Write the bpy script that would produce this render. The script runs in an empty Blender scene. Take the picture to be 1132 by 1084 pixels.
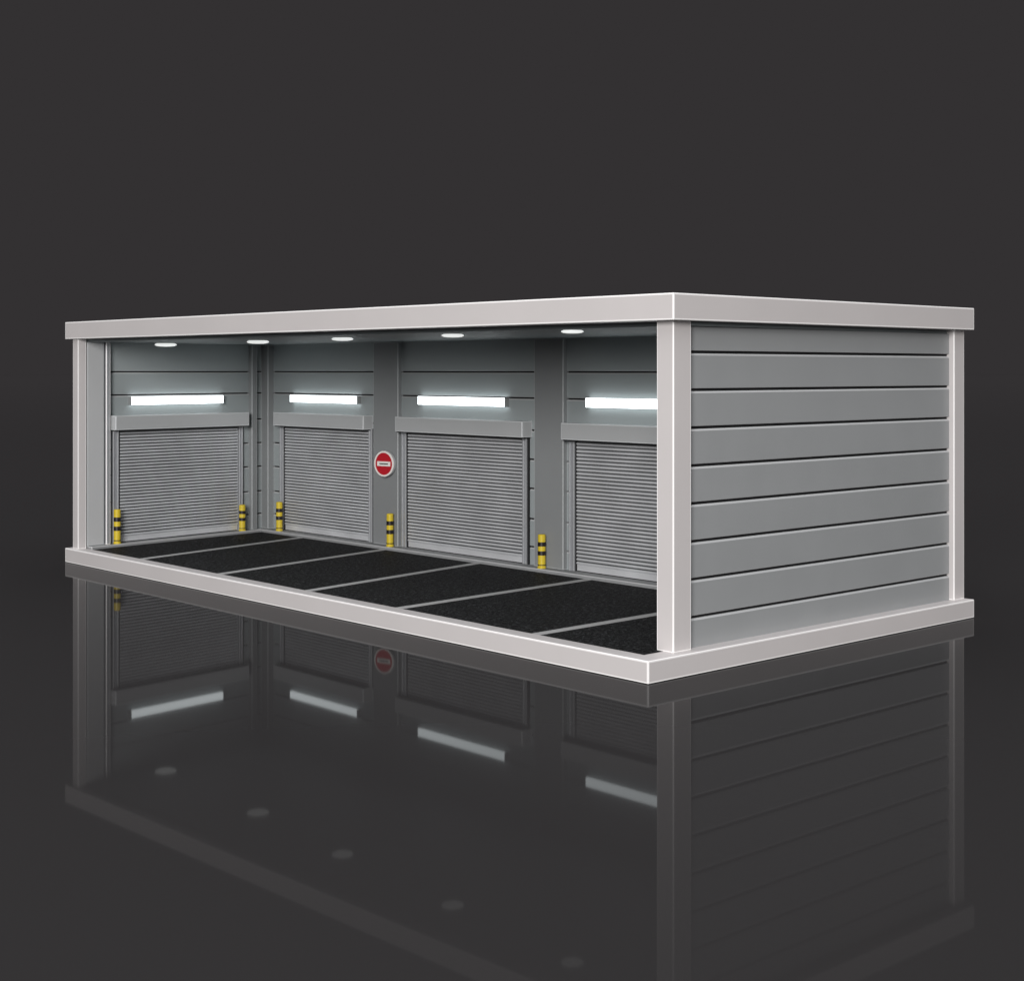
import bpy, bmesh, math
from mathutils import Vector, Matrix

# ---------------------------------------------------------------- scene
S = bpy.context.scene
C = S.collection
R = math.radians

# ---------------------------------------------------------------- materials
def mat(name, col, rough=.5, metal=0., spec=.5, coat=0., noise=0., nscale=3., bump=0., bscale=200., rvar=0., ior=None, stretch=None, detail=6):
    m = bpy.data.materials.new(name); m.use_nodes = True
    nt = m.node_tree; b = nt.nodes['Principled BSDF']
    b.inputs['Base Color'].default_value = (*col, 1)
    b.inputs['Roughness'].default_value = rough
    b.inputs['Metallic'].default_value = metal
    b.inputs['Specular IOR Level'].default_value = spec
    b.inputs['Coat Weight'].default_value = coat
    if ior: b.inputs['IOR'].default_value = ior
    tc = nt.nodes.new('ShaderNodeTexCoord')
    src = tc.outputs['Object']
    if stretch:
        mp = nt.nodes.new('ShaderNodeMapping'); mp.inputs['Scale'].default_value = stretch
        nt.links.new(src, mp.inputs['Vector']); src = mp.outputs['Vector']
    if noise or rvar:
        n = nt.nodes.new('ShaderNodeTexNoise'); n.inputs['Scale'].default_value = nscale
        n.inputs['Detail'].default_value = detail; n.inputs['Roughness'].default_value = .6
        nt.links.new(src, n.inputs['Vector'])
        if noise:
            mx = nt.nodes.new('ShaderNodeMix'); mx.data_type = 'RGBA'
            mx.inputs['A'].default_value = (*[c*(1-noise) for c in col], 1)
            mx.inputs['B'].default_value = (*[min(1, c*(1+noise)) for c in col], 1)
            nt.links.new(n.outputs['Fac'], mx.inputs['Factor'])
            nt.links.new(mx.outputs['Result'], b.inputs['Base Color'])
        if rvar:
            mr = nt.nodes.new('ShaderNodeMapRange')
            mr.inputs['From Min'].default_value = .3; mr.inputs['From Max'].default_value = .7
            mr.inputs['To Min'].default_value = rough-rvar; mr.inputs['To Max'].default_value = rough+rvar
            nt.links.new(n.outputs['Fac'], mr.inputs['Value'])
            nt.links.new(mr.outputs['Result'], b.inputs['Roughness'])
    if bump:
        n2 = nt.nodes.new('ShaderNodeTexNoise'); n2.inputs['Scale'].default_value = bscale
        n2.inputs['Detail'].default_value = 3
        nt.links.new(tc.outputs['Object'], n2.inputs['Vector'])
        bp = nt.nodes.new('ShaderNodeBump'); bp.inputs['Strength'].default_value = bump
        bp.inputs['Distance'].default_value = .01
        nt.links.new(n2.outputs['Fac'], bp.inputs['Height'])
        nt.links.new(bp.outputs['Normal'], b.inputs['Normal'])
    return m

def glow(name, col, strength):
    m = bpy.data.materials.new(name); m.use_nodes = True
    b = m.node_tree.nodes['Principled BSDF']
    b.inputs['Base Color'].default_value = (.8, .8, .8, 1)
    b.inputs['Emission Color'].default_value = (*col, 1)
    b.inputs['Emission Strength'].default_value = strength
    return m

M = {}
M['trim'] = mat('warm_white_paint', (.55, .522, .517), .42, noise=.035, nscale=1.1, bump=.05, bscale=60, rvar=.05)
M['edge'] = mat('painted_edge_highlight', (.88, .86, .85), .3, spec=.8)  # near white on bevels and rims, a painted edge highlight
M['panel'] = mat('grey_wall_panel', (.288, .297, .302), .45, noise=.06, nscale=1.3, bump=.04, bscale=90, rvar=.06)
M['panel_edge'] = mat('panel_edge_highlight', (.45, .46, .465), .35)  # lighter copy of the panel grey, paints light caught on edges
M['inner'] = mat('cool_grey_inner_panel', (.305, .335, .34), .45, noise=.05, nscale=1.2, bump=.04, bscale=90, rvar=.06)
M['pil'] = mat('grey_pilaster_paint', (.235, .244, .248), .5, noise=.05, nscale=1.5, bump=.04, bscale=90)
M['pil_edge'] = mat('pilaster_edge_highlight', (.42, .44, .445), .4)  # lighter pilaster grey for the highlight painted along its edges
M['block'] = mat('light_grey_pilaster_paint', (.50, .505, .51), .5, noise=.05, nscale=1.5, bump=.04, bscale=90)
M['ceil'] = mat('dark_grey_ceiling', (.17, .19, .195), .5, noise=.06, nscale=2)
M['galv'] = mat('galvanised_slats', (.69, .70, .72), .34, metal=.35, noise=.14, nscale=1.6, rvar=.06, stretch=(1, 1, 1.6), detail=.5)
M['joint'] = mat('slat_groove_shade', (.07, .073, .077), .45)  # grooves are the same metal; the dark tone paints their shade
M['rail'] = mat('brushed_rail', (.42, .43, .45), .35, metal=.4, noise=.05, nscale=5, rvar=.06)
M['box'] = mat('shutter_box_paint', (.43, .44, .445), .42, noise=.05, nscale=1.5, rvar=.06)
M['box_edge'] = mat('box_edge_highlight', (.62, .64, .65), .35)  # paler box colour, highlight painted on the rims
M['gap_shade'] = mat('black_gap_shade', (.008, .008, .009), .7)  # near black put into gaps and grooves as painted shade
M['sill'] = mat('grey_concrete_sill', (.27, .275, .28), .55, noise=.12, nscale=6, bump=.1, bscale=60)
M['sill_edge'] = mat('sill_edge_highlight', (.55, .555, .56), .45)  # paler than the sill, an edge highlight put into the colour
M['line'] = mat('worn_line_paint', (.42, .42, .42), .6, noise=.25, nscale=14, bump=.2, bscale=40)
M['yellow'] = mat('yellow_bollard_paint', (.64, .48, .03), .35, noise=.08, nscale=20)
M['black'] = mat('black_band', (.012, .008, .008), .4)
M['red'] = mat('sign_red', (.46, .012, .022), .35, noise=.05, nscale=8)
M['white'] = mat('sign_white', (.80, .76, .73), .4)
M['mark'] = mat('sign_dark_mark', (.07, .09, .08), .5)
M['lamp_body'] = mat('lamp_housing', (.35, .36, .36), .35, metal=.5)
M['tube'] = glow('lit_strip_diffuser', (.90, .98, 1.0), 3.6)
M['puck'] = glow('lit_puck_lens', (.97, 1.0, .98), .74)

# asphalt with a pebbled grain
m = bpy.data.materials.new('black_asphalt'); m.use_nodes = True; nt = m.node_tree; b = nt.nodes['Principled BSDF']
tc = nt.nodes.new('ShaderNodeTexCoord')
vo = nt.nodes.new('ShaderNodeTexVoronoi'); vo.inputs['Scale'].default_value = 17
no = nt.nodes.new('ShaderNodeTexNoise'); no.inputs['Scale'].default_value = 19; no.inputs['Detail'].default_value = 8; no.inputs['Roughness'].default_value = .7
nl = nt.nodes.new('ShaderNodeTexNoise'); nl.inputs['Scale'].default_value = .8; nl.inputs['Detail'].default_value = 3
for t_ in (vo, no, nl): nt.links.new(tc.outputs['Object'], t_.inputs['Vector'])
cr = nt.nodes.new('ShaderNodeValToRGB')
cr.color_ramp.elements[0].position = .52; cr.color_ramp.elements[0].color = (.002, .002, .0023, 1)
cr.color_ramp.elements[1].position = .62; cr.color_ramp.elements[1].color = (.085, .087, .092, 1)
nt.links.new(no.outputs['Fac'], cr.inputs['Fac'])
mx = nt.nodes.new('ShaderNodeMix'); mx.data_type = 'RGBA'; mx.blend_type = 'MULTIPLY'; mx.inputs['Factor'].default_value = .5
nt.links.new(cr.outputs['Color'], mx.inputs['A']); nt.links.new(nl.outputs['Fac'], mx.inputs['B'])
nt.links.new(mx.outputs['Result'], b.inputs['Base Color'])
ad = nt.nodes.new('ShaderNodeMath'); ad.operation = 'ADD'
nt.links.new(vo.outputs['Distance'], ad.inputs[0]); nt.links.new(no.outputs['Fac'], ad.inputs[1])
bp = nt.nodes.new('ShaderNodeBump'); bp.inputs['Strength'].default_value = 1; bp.inputs['Distance'].default_value = .05
nt.links.new(ad.outputs[0], bp.inputs['Height']); nt.links.new(bp.outputs['Normal'], b.inputs['Normal'])
b.inputs['Roughness'].default_value = .6; b.inputs['Specular IOR Level'].default_value = .12
M['asphalt'] = m

# ---------------------------------------------------------------- mesh helpers
# Building frame: s runs to the LEFT along the open front, t runs back, z up.  World X = -s, Y = t.
def new(name, bm, mats, parent=None, loc=None, rz=0.):
    me = bpy.data.meshes.new(name); bm.normal_update(); bm.to_mesh(me); bm.free()
    for k in (mats if isinstance(mats, (list, tuple)) else [mats]): me.materials.append(M[k])
    o = bpy.data.objects.new(name, me); C.objects.link(o)
    if parent: o.parent = parent
    if loc: o.location = loc
    o.rotation_euler.z = rz
    return o

def empty(name, loc=(0, 0, 0), rz=0., parent=None):
    o = bpy.data.objects.new(name, None); C.objects.link(o); o.location = loc; o.rotation_euler.z = rz
    o.empty_display_size = .2
    if parent: o.parent = parent
    return o

def tag(o, label=None, cat=None, group=None, kind=None):
    for k, v in (('label', label), ('category', cat), ('group', group), ('kind', kind)):
        if v: o[k] = v
    return o

def box(bm, x0, x1, y0, y1, z0, z1, bev=0., em=0, seg=1):
    return prism(bm, [(x0, y0), (x1, y0), (x1, y1), (x0, y1)], z0, z1, bev, em, seg)

def prism(bm, pts, z0, z1, bev=0., em=0, seg=1):
    t = bmesh.new()
    lo = [t.verts.new((x, y, z0)) for x, y in pts]; hi = [t.verts.new((x, y, z1)) for x, y in pts]
    n = len(pts)
    t.faces.new(lo[::-1]); t.faces.new(hi)
    for i in range(n): t.faces.new((lo[i], lo[(i+1) % n], hi[(i+1) % n], hi[i]))
    bmesh.ops.recalc_face_normals(t, faces=t.faces)
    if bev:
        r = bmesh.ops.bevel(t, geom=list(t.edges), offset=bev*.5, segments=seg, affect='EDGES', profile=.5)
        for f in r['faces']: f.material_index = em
        if em:                                   # edge highlight painted as a lighter rim round every broad face
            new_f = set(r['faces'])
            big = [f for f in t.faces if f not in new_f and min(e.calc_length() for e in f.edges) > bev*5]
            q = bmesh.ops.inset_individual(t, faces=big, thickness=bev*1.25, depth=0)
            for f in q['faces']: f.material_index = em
    me = bpy.data.meshes.new('tmp'); t.to_mesh(me); t.free(); bm.from_mesh(me); bpy.data.meshes.remove(me)
    return bm

def cyl(bm, r, y_or_z, h, axis='z', seg=40, prof=None, mi=0, centre=(0, 0)):
    """lathe about z (or about y): prof = [(radius, height), ...]"""
    prof = prof or [(0, y_or_z), (r, y_or_z), (r, y_or_z+h), (0, y_or_z+h)]
    rings = []
    for (rr, hh) in prof:
        if rr < 1e-6: rings.append([bm.verts.new((centre[0], centre[1], hh) if axis == 'z' else (centre[0], -hh, centre[1]))])
        else:
            ring = []
            for i in range(seg):
                a = 2*math.pi*i/seg; c_, s_ = rr*math.cos(a), rr*math.sin(a)
                ring.append(bm.verts.new((centre[0]+c_, centre[1]+s_, hh) if axis == 'z' else (centre[0]+c_, -hh, centre[1]+s_)))
            rings.append(ring)
    fs = []
    for a, b_ in zip(rings[:-1], rings[1:]):
        for i in range(seg):
            j = (i+1) % seg
            if len(a) == 1 and len(b_) == 1: continue
            if len(a) == 1: f = bm.faces.new((a[0], b_[i], b_[j]))
            elif len(b_) == 1: f = bm.faces.new((a[i], b_[0], a[j]))
            else: f = bm.faces.new((a[i], a[j], b_[j], b_[i]))
            f.material_index = mi; fs.append(f)
    bmesh.ops.recalc_face_normals(bm, faces=fs)
    return bm

def P(s, t): return (-s, t)

# plank wall in a local frame: x along, front face at y = 0 looking to -y, z up
def plank_wall(bm, x0, x1, seams, z0, z1, th, gw=.036, gd=.04, ch=.024):
    zs = [z0]+sorted(seams)+[z1]
    prof = []                                   # (y, z, edge?) polyline of the front face, bottom to top
    for i in range(len(zs)-1):
        a, b_ = zs[i], zs[i+1]
        a2 = a+(gw/2 if i else 0); b2 = b_-(gw/2 if i < len(zs)-2 else 0)
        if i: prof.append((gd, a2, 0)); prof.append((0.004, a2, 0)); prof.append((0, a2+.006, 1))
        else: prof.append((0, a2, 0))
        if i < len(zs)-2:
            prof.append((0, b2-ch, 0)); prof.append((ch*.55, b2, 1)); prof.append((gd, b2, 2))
        else: prof.append((0, b2, 0))
    va = [bm.verts.new((x0, y, z)) for y, z, e in prof]; vb = [bm.verts.new((x1, y, z)) for y, z, e in prof]
    for i in range(len(prof)-1):
        f = bm.faces.new((va[i], vb[i], vb[i+1], va[i+1]))
        if prof[i+1][2] == 1: f.material_index = 1  # chamfer coloured lighter as if catching light
        if prof[i][0] == gd and prof[i+1][0] == gd: f.material_index = 2
    # back and ends
    ba = [bm.verts.new((x0, th, z0)), bm.verts.new((x0, th, z1))]; bb = [bm.verts.new((x1, th, z0)), bm.verts.new((x1, th, z1))]
    bm.faces.new((ba[0], ba[1], bb[1], bb[0]))
    bm.faces.new([ba[0]]+va+[ba[1]]); bm.faces.new([bb[1]]+vb[::-1]+[bb[0]])
    bm.faces.new((va[0], ba[0], bb[0], vb[0])); bm.faces.new((va[-1], vb[-1], bb[1], ba[1]))
    bmesh.ops.recalc_face_normals(bm, faces=bm.faces)
    return bm

# ---------------------------------------------------------------- ground
bm = bmesh.new()
box(bm, -1500, 1500, -1500, 1500, -.5, 0)
gm = mat('polished_dark_floor', (.0248, .0236, .0241), .03, spec=.5, ior=1.052)
M['ground'] = gm
tag(new('ground', bm, 'ground'), 'polished near black surface mirroring the garage', kind='structure')

# ---------------------------------------------------------------- garage
FZ = .255                    # asphalt level
RIM = .269                   # top of the white plinth
CEIL = 4.185; RB = 4.24; RT = 4.562
g = empty('garage')
tag(g, 'grey open fronted garage building with white frame, four roller doors and black asphalt bays', 'garage')

# plinth: rim ring and slab
base_o = [P(15.06, 0), P(0, 0), P(0, 7.06), P(15.8, 7.06)]
bm = bmesh.new()
prism(bm, base_o, .003, FZ-.03, 0)
def rim(bm, pts, z0, z1, bev): prism(bm, pts, z0, z1, bev, 1)
# one closed ring, mitred at the corners
inner = [P(14.80, .262), P(.308, .262), P(.308, 6.85), P(15.52, 6.85)]
ring = bmesh.new()
vo_, vi_, vo2, vi2 = [], [], [], []
for (x, y) in base_o: vo_.append(ring.verts.new((x, y, RIM))); vo2.append(ring.verts.new((x, y, .0)))
for (x, y) in inner: vi_.append(ring.verts.new((x, y, RIM))); vi2.append(ring.verts.new((x, y, .20)))
for i in range(4):
    j = (i+1) % 4
    ring.faces.new((vo_[i], vo_[j], vi_[j], vi_[i])); ring.faces.new((vo_[j], vo_[i], vo2[i], vo2[j]))
    ring.faces.new((vi_[i], vi_[j], vi2[j], vi2[i])); ring.faces.new((vo2[i], vi2[i], vi2[j], vo2[j]))
bmesh.ops.recalc_face_normals(ring, faces=ring.faces)
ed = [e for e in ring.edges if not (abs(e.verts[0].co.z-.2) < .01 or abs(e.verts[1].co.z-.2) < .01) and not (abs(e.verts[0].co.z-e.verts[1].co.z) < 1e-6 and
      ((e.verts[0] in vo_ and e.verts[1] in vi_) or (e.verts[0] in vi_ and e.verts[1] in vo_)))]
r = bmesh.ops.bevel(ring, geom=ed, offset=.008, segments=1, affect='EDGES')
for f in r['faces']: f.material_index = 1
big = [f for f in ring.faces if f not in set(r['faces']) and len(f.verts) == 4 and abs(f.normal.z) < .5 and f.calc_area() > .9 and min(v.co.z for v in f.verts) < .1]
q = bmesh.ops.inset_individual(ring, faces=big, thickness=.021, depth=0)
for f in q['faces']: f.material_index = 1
me = bpy.data.meshes.new('t'); ring.to_mesh(me); ring.free()
bm = bmesh.new(); bm.from_mesh(me)
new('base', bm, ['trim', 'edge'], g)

# asphalt floor and the painted bay lines
bm = bmesh.new(); prism(bm, [P(14.90, .25), P(.30, .25), P(.30, 4.60), P(15.42, 4.60)], .16, FZ)
fl = new('floor', bm, 'asphalt', g)
for (a, b_) in (((12.62, .27), (13.63, 4.41)), ((9.94, .27), (10.87, 4.41)), ((7.37, .27), (8.15, 4.41)), ((5.09, .27), (5.385, 4.41)), ((2.235, .27), (2.33, 4.41))):
    bm = bmesh.new(); w = .075
    d = (Vector(b_)-Vector(a)).normalized(); n = Vector((d.y, -d.x))*w
    pts = []
    for k in range(13):
        q = Vector(a).lerp(Vector(b_), k/12); pts.append(q)
    left = [q+n for q in pts]; right = [q-n for q in pts]
    prism(bm, [P(*q) for q in left]+[P(*q) for q in right[::-1]], FZ-.01, FZ+.005)
    new('parking_line', bm, 'line', fl)

# posts
def post(s0, s1, t0, t1, z0=RIM, z1=RB):
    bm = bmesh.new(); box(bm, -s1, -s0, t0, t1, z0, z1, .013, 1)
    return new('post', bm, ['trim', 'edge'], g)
post(.132, .402, .585, .906)
post(14.665, 14.88, .07, .24)
post(.136, .40, 6.74, 7.01)
post(15.36, 15.62, 6.74, 7.01)

# roof slab with deep white fascia
bm = bmesh.new()
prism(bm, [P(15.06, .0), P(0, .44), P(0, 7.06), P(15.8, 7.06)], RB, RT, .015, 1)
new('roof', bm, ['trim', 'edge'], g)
bm = bmesh.new()
prism(bm, [P(14.95, .26), P(.16, .92), P(.23, 6.7), P(15.5, 6.7)], CEIL, RB-.002)
new('ceiling', bm, 'ceil', g)

# right hand plank wall (outside face looks to +X)
bm = bmesh.new()
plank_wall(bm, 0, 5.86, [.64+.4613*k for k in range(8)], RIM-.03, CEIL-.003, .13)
w_ = new('wall', bm, ['panel', 'panel_edge', 'gap_shade'], g, loc=(-.22, .89, 0), rz=R(90))
tag(w_, 'long side wall of nine grey horizontal planks')
# rear wall
bm = bmesh.new()
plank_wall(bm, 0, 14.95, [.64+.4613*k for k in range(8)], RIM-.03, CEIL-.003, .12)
new('wall', bm, ['panel', 'panel_edge', 'gap_shade'], g, loc=(-.41, 6.95, 0), rz=R(180))

# back wall inside, front face t = 4.69
SEAM = [.62, 1.10, 1.62, 2.12, 2.62, 3.17, 3.62]
bm = bmesh.new()
plank_wall(bm, -15.33, -.36, SEAM, FZ-.05, CEIL+.01, .14, gw=.03, ch=.022)
tag(new('wall', bm, ['inner', 'panel_edge', 'gap_shade'], g, loc=(0, 4.69, 0)), 'back wall of dark grey horizontal panels')

# left wall inside, slightly splayed: local x runs along it to the back, -y into the room
A = Vector(P(14.75, .23)); B = Vector(P(15.35, 4.69)); wd = (B-A).normalized()
LR = math.atan2(wd.y, wd.x)
lw = (A.x, A.y, 0)
bm = bmesh.new()
plank_wall(bm, .0, 4.48, SEAM, FZ-.05, CEIL+.01, .14, gw=.03, ch=.022)
tag(new('wall', bm, ['inner', 'panel_edge', 'gap_shade'], g, loc=lw, rz=LR), 'side wall of dark grey horizontal panels')
bm = bmesh.new()
plank_wall(bm, -6.72, -.02, [.64+.4613*k for k in range(8)], RIM-.03, CEIL-.003, .05)
new('wall', bm, ['panel', 'panel_edge', 'gap_shade'], g, loc=(A.x-.21*math.sin(LR)*1.0, A.y+.21*math.cos(LR), 0), rz=LR+math.pi)

# sills along the foot of both walls
bm = bmesh.new(); prism(bm, [P(15.28, 4.40), P(.36, 4.40), P(.36, 4.74), P(15.34, 4.74)], FZ-.03, .312, .010, 1)
new('sill', bm, ['sill', 'sill_edge'], g)
bm = bmesh.new(); box(bm, .03, 4.17, -.215, .04, FZ-.03, .309, .010, 1)
new('sill', bm, ['sill', 'sill_edge'], g, loc=lw, rz=LR)

# pilasters
def pil(s0, s1, T, name='pilaster', T2=4.75):
    bm = bmesh.new(); box(bm, -s1, -s0, T, T2, .314, CEIL-.002, .010, 1)
    return new(name, bm, ['pil', 'pil_edge'], g)
pil(15.08, 15.34, 4.55)
pil(10.68, 11.452, 4.60)
pil(6.182, 6.893, 4.60)
pil(1.45, 2.20, 4.60)
def lbox(name, x0, x1, d, z0, z1, mats, bev=.01, d2=-.05, parent=None):
    bm = bmesh.new(); box(bm, x0, x1, -d, -d2, z0, z1, bev, 1)
    return new(name, bm, mats, parent or g, loc=lw, rz=LR)
tag(lbox('pilaster', .03, .392, .085, .311, CEIL-.002, ['block', 'pil_edge']), 'plain grey flat pilaster beside the left front post')
lbox('trim_strip', .425, .520, .11, .311, CEIL-.002, ['rail', 'edge'], bev=.012)
lbox('pilaster', 4.02, 4.16, .10, .311, CEIL-.002, ['pil', 'pil_edge'])

# ---------------------------------------------------------------- roller doors
def roller_door(x0, x1, loc, rz, label, bx0=None, bx1=None, zt=2.50, zb=.315):
    """x0..x1: outer edges of the guide rails, in a local frame whose wall face is y = 0"""
    cw0, cw1 = x0+.165, x1-.135
    bm = bmesh.new()
    bar = .115; n = 34; z = zb+bar; p = (zt+.03-z)/n
    prof = [(-.020, zb+.012), (-.020, zb+bar-.008), (-.006, zb+bar)]
    for k in range(n):
        for q in range(0, 6):
            a = math.pi*q/5
            prof.append((-.018-.020*math.sin(a), z+p*k+p*(.01+.70*(1-math.cos(a))/2)))
        prof.append((-.003, z+p*k+p*.73)); prof.append((-.003, z+p*(k+1)-p*.03))
    va = [bm.verts.new((cw0, y, z_)) for y, z_ in prof]; vb = [bm.verts.new((cw1, y, z_)) for y, z_ in prof]
    for i in range(len(prof)-1):
        f = bm.faces.new((va[i], vb[i], vb[i+1], va[i+1]))
        if i > 2 and prof[i][0] > -.019 and prof[i+1][0] > -.019: f.material_index = 1  # groove faces get the painted shade colour
    # solid back
    q = [bm.verts.new((cw0, .01, prof[0][1])), bm.verts.new((cw1, .01, prof[0][1]))]
    bm.faces.new((va[0], q[0], q[1], vb[0]))
    bmesh.ops.recalc_face_normals(bm, faces=bm.faces)
    for f in bm.faces:
        if f.normal.y > .5: f.normal_flip()
    door = new('roller_door', bm, ['galv', 'joint'], g, loc=(loc[0], loc[1]-0, 0), rz=rz)
    tag(door, label)
    def sub(name, mats, *a, bev=.006):
        b_ = bmesh.new(); box(b_, *a, bev, 1 if isinstance(mats, list) else 0); return new(name, b_, mats, door)
    for (a, c_, sl) in ((x0, x0+.125, x0+.127), (x1-.115, x1-.018, x1-.016)):
        b_ = bmesh.new()
        box(b_, a, a+.028, -.062, .012, zb, zt+.02, .005, 1)
        box(b_, a+.031, c_-.031, -.045, .012, zb, zt+.02, .0)
        box(b_, c_-.028, c_, -.062, .012, zb, zt+.02, .005, 1)
        new('guide_rail', b_, ['rail', 'panel_edge'], door)
        sub('gap_shade', 'gap_shade', sl, sl+.036, -.032, .013, zb, zt+.02, bev=.002)  # dark strip added for the shaded side of the rail
    sub('gap_shade', 'gap_shade', cw0+.02, cw1-.02, -.018, .010, zb-.001, zb+.016, bev=.002)
    b0 = x0-.02 if bx0 is None else bx0; b1 = x1+.02 if bx1 is None else bx1
    sub('shutter_box', ['box', 'box_edge'], b0, b1, -.24, .0, zt, 2.775, bev=.011)
    sub('box_lip', 'gap_shade', b0+.03, b1-.03, -.225, -.02, zt-.018, zt-.001, bev=.002)
    return door

W = (0, 4.69, 0)
roller_door(-14.76, -11.53, W, 0, 'narrow roller door right of the inner corner', -14.72, -11.58)
roller_door(-10.61, -7.11, W, 0, 'wide roller door between the no entry sign and the third pilaster', -10.575, -7.035)
roller_door(-6.08, -2.58, W, 0, 'roller door partly hidden behind the front corner post', -6.08, -2.54)
roller_door(.619, 3.83, lw, LR, 'roller door on the side wall, left of the inner corner', .55, 3.83)

# ---------------------------------------------------------------- lit wall lights
def wall_light(x0, x1, z0, z1, base, rz, label):
    """base: wall frame origin; root sits at the middle of the lamp on the wall"""
    xm, zm = (x0+x1)/2, (z0+z1)/2
    o = Matrix.Rotation(rz, 4, 'Z') @ Vector((xm, 0, 0)) + Vector((base[0], base[1], zm))
    t = empty('wall_light', o, rz)
    tag(t, label, 'wall light', 'lit strip lights above the roller doors')
    h, w2 = (z1-z0)/2*.90, (x1-x0)/2
    bm = bmesh.new(); box(bm, -w2+.02, w2-.02, -.035, -.001, -h+.01, h-.01, .004); new('housing', bm, 'lamp_body', t)
    bm = bmesh.new(); box(bm, -w2+.012, w2-.012, -.095, -.036, -h, h, .010); new('diffuser', bm, 'tube', t)
    for sx in (-1, 1):
        bm = bmesh.new(); xa, xb = sorted((sx*w2, sx*(w2-.011))); box(bm, xa, xb, -.099, -.001, -h-.004, h+.004, .002); new('end_cap', bm, 'lamp_body', t)
    return t
wall_light(1.0, 3.275, 2.965, 3.14, lw, LR, 'lit strip light on the left side wall, longest in the photo left of the corner')
wall_light(-14.33, -11.97, 2.985, 3.145, W, 0, 'lit strip light above the narrow roller door just right of the inner corner')
wall_light(-10.08, -7.63, 3.005, 3.172, W, 0, 'lit strip light above the roller door that stands right of the no entry sign')
wall_light(-5.655, -3.20, 3.03, 3.20, W, 0, 'lit strip light cut off by the front corner post')

# ---------------------------------------------------------------- ceiling lights
def puck(name='ceiling_light'):
    t = empty(name)
    bm = bmesh.new(); cyl(bm, 0, 0, 0, prof=[(0, 0), (.42, 0), (.42, -.028), (0, -.029)], seg=48)
    o = new('frame', bm, 'lamp_body', t)
    for f in o.data.polygons: f.use_smooth = False
    bm = bmesh.new(); cyl(bm, 0, 0, 0, prof=[(.40, -.03), (.48, -.06), (.5, -.09), (.48, -.12), (.40, -.15), (.25, -.17), (0, -.178)], seg=48)
    o = new('lens', bm, 'puck', t)
    for f in o.data.polygons: f.use_smooth = True
    return t
src = puck()
spots = [(14.35, 1.74, .42, 'first from the left'), (10.80, 1.58, .39, 'second from the left'), (7.95, 1.36, .35, 'third from the left, left of the fascia middle'),
         (4.98, 1.20, .33, 'second from the front corner post'), (2.30, 1.02, .30, 'nearest the front corner post')]
for i, (s_, t_, d_, lb) in enumerate(spots):
    if i == 0: o = src; ch = []
    else:
        o = src.copy(); C.objects.link(o)
        for c in [c for c in bpy.data.objects if c.parent == src]:
            k = c.copy(); C.objects.link(k); k.parent = o
    o.location = (-s_, t_, CEIL-.001); o.scale = (d_, d_, d_)
    tag(o, 'small round lit ceiling light, '+lb, 'ceiling light', 'round lights under the garage ceiling')

# ---------------------------------------------------------------- bollards
def bollard():
    t = empty('bollard')
    r = .066
    bm = bmesh.new(); cyl(bm, 0, 0, 0, prof=[(0, 0), (r+.008, 0), (r+.008, .022), (r, .030), (r, .585), (r-.010, .60), (0, .606)], seg=32)
    o = new('pole', bm, 'yellow', t)
    for z0, z1 in ((.050, .066), (.230, .305), (.390, .465)):
        bm = bmesh.new(); cyl(bm, 0, 0, 0, prof=[(r-.004, z0), (r+.003, z0), (r+.003, z1), (r-.004, z1)], seg=32)
        new('band', bm, 'black', t)
    return t
def onl(a, d): # point on the left wall frame
    v = Matrix.Rotation(LR, 4, 'Z') @ Vector((a, -d, 0)); return (v.x+lw[0], v.y+lw[1])
src = bollard()
bl = [(*onl(.655, .135), 1.10, 'yellow and black bollard at the left end of the side wall sill'),
      (*onl(3.735, .13), .90, 'yellow and black bollard left of the inner corner'),
      (-14.57, 4.50, 1.0, 'yellow and black bollard just right of the inner corner'),
      (-10.80, 4.505, 1.04, 'yellow and black bollard below the no entry sign'),
      (-6.60, 4.505, .95, 'yellow and black bollard at the foot of the pilaster nearest the front corner post')]
for i, (x, y, k_, lb) in enumerate(bl):
    if i == 0: o = src
    else:
        o = src.copy(); C.objects.link(o)
        for c in [c for c in bpy.data.objects if c.parent == src]:
            k = c.copy(); C.objects.link(k); k.parent = o
    o.location = (x, y, .3105 if i < 2 else .3125); o.scale = (1, 1, k_)
    tag(o, lb, 'bollard', 'yellow and black striped bollards along the walls')

# ---------------------------------------------------------------- no entry sign
t = empty('no_entry_sign', (-10.965, 4.562, 1.872), R(11)); r = .245
tag(t, 'round red no entry sign with white rim and bar on the second pilaster', 'sign')
bm = bmesh.new(); cyl(bm, 0, 0, 0, axis='y', prof=[(0, -.03), (r*.3, -.03), (r*.3, .002), (r*.94, .002), (r, .03), (r, .075), (r-.008, .083), (0, .083)], seg=64)
new('back_plate', bm, 'box', t)
bm = bmesh.new(); cyl(bm, 0, 0, 0, axis='y', prof=[(0, .083), (r*.86, .083), (r*.86, .092), (0, .092)], seg=64)
new('disc', bm, 'red', t)
bm = bmesh.new(); cyl(bm, 0, 0, 0, axis='y', prof=[(r*.86, .083), (r*.865, .099), (r*.985, .099), (r, .092), (r, .083)], seg=64)
new('rim', bm, 'white', t)
bm = bmesh.new(); box(bm, -.165, .165, -.101, -.091, -.045, .045, .003)
bar = new('bar', bm, 'white', t)
bm = bmesh.new(); prism(bm, [(-.105, -.1035), (.115, -.1035), (.115, -.1008), (-.105, -.1008)], -.012, .012)
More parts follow.
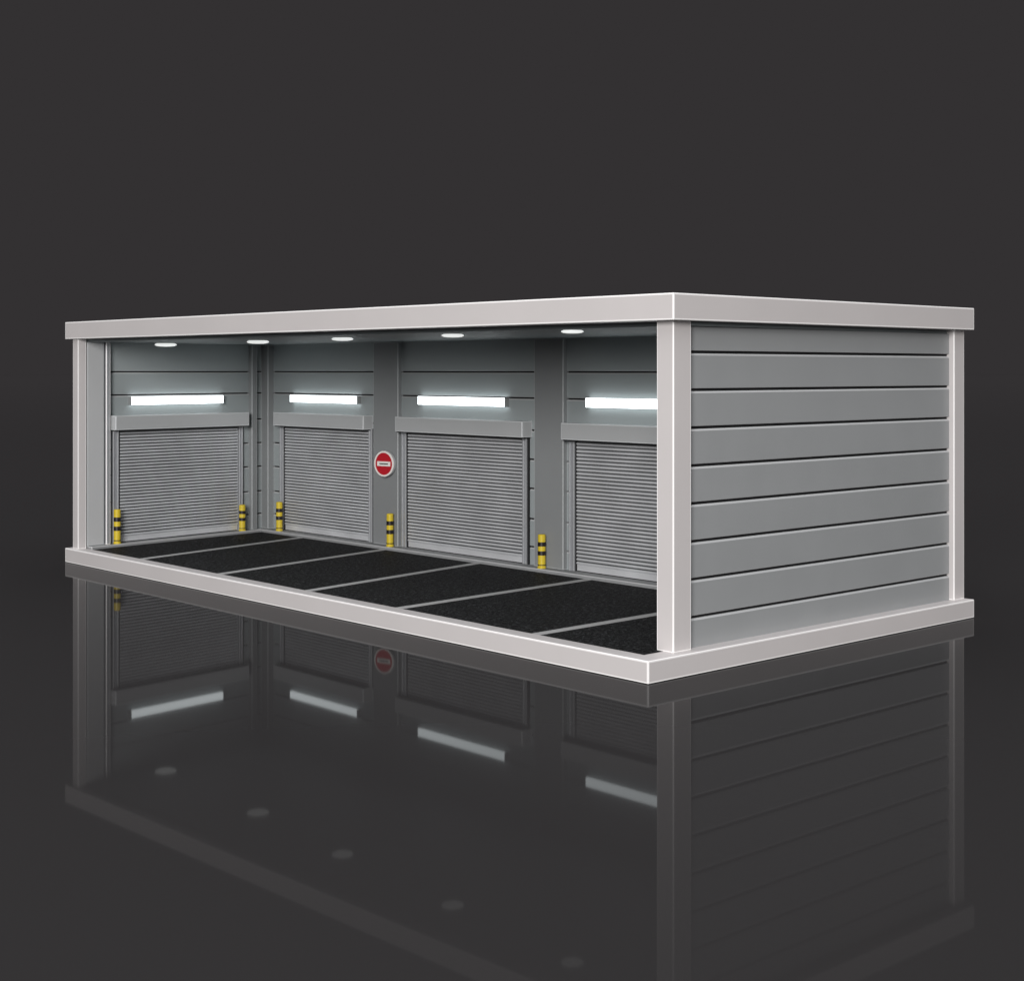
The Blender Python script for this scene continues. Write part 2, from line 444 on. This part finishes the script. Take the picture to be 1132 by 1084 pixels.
new('mark', bm, 'mark', bar)

# ---------------------------------------------------------------- camera
cam = bpy.data.cameras.new('camera'); co = bpy.data.objects.new('camera', cam); C.objects.link(co)
co.location = (11.8918, -12.8652, 3.64)
co.rotation_euler = (R(90), 0, R(90-42.0747))
cam.sensor_fit = 'HORIZONTAL'; cam.sensor_width = 36; cam.lens = 1661.563/1132*36
cam.shift_y = -(542-409.751)/1132
cam.clip_start = .1; cam.clip_end = 6000
S.camera = co

# ---------------------------------------------------------------- light
def area(name, loc, target, size, power, col=(1, 1, 1)):
    l = bpy.data.lights.new(name, 'AREA'); l.shape = 'DISK'; l.size = size; l.energy = power; l.color = col
    o = bpy.data.objects.new(name, l); C.objects.link(o); o.location = loc
    o.rotation_euler = (Vector(target)-Vector(loc)).to_track_quat('-Z', 'Y').to_euler()
    return o
KEY = Vector((.585, -.74, .215)).normalized()
area('key_lamp', Vector((-6, 2, 2))+KEY*60, (-6, 2, 2), 22, 35000, (1, .985, .975))

# studio surround: even dark grey low down, a big soft overhead light above
w = bpy.data.worlds.new('World'); S.world = w; w.use_nodes = True; nt = w.node_tree
bg = nt.nodes['Background']; tc = nt.nodes.new('ShaderNodeTexCoord'); sp = nt.nodes.new('ShaderNodeSeparateXYZ')
mr = nt.nodes.new('ShaderNodeMapRange'); mr.interpolation_type = 'SMOOTHSTEP'
mr.inputs['From Min'].default_value = .42; mr.inputs['From Max'].default_value = .80
mx = nt.nodes.new('ShaderNodeMix'); mx.data_type = 'RGBA'
mx.inputs['A'].default_value = (.0331, .0305, .0318, 1); mx.inputs['B'].default_value = (1.5, 1.5, 1.53, 1)
nt.links.new(tc.outputs['Generated'], sp.inputs[0]); nt.links.new(sp.outputs['Z'], mr.inputs['Value'])
nt.links.new(mr.outputs['Result'], mx.inputs['Factor']); nt.links.new(mx.outputs['Result'], bg.inputs['Color'])

vs = S.view_settings; vs.view_transform = 'Standard'; vs.look = 'None'; vs.exposure = 0; vs.gamma = 1
try: vs.use_curve_mapping = False
except Exception: pass
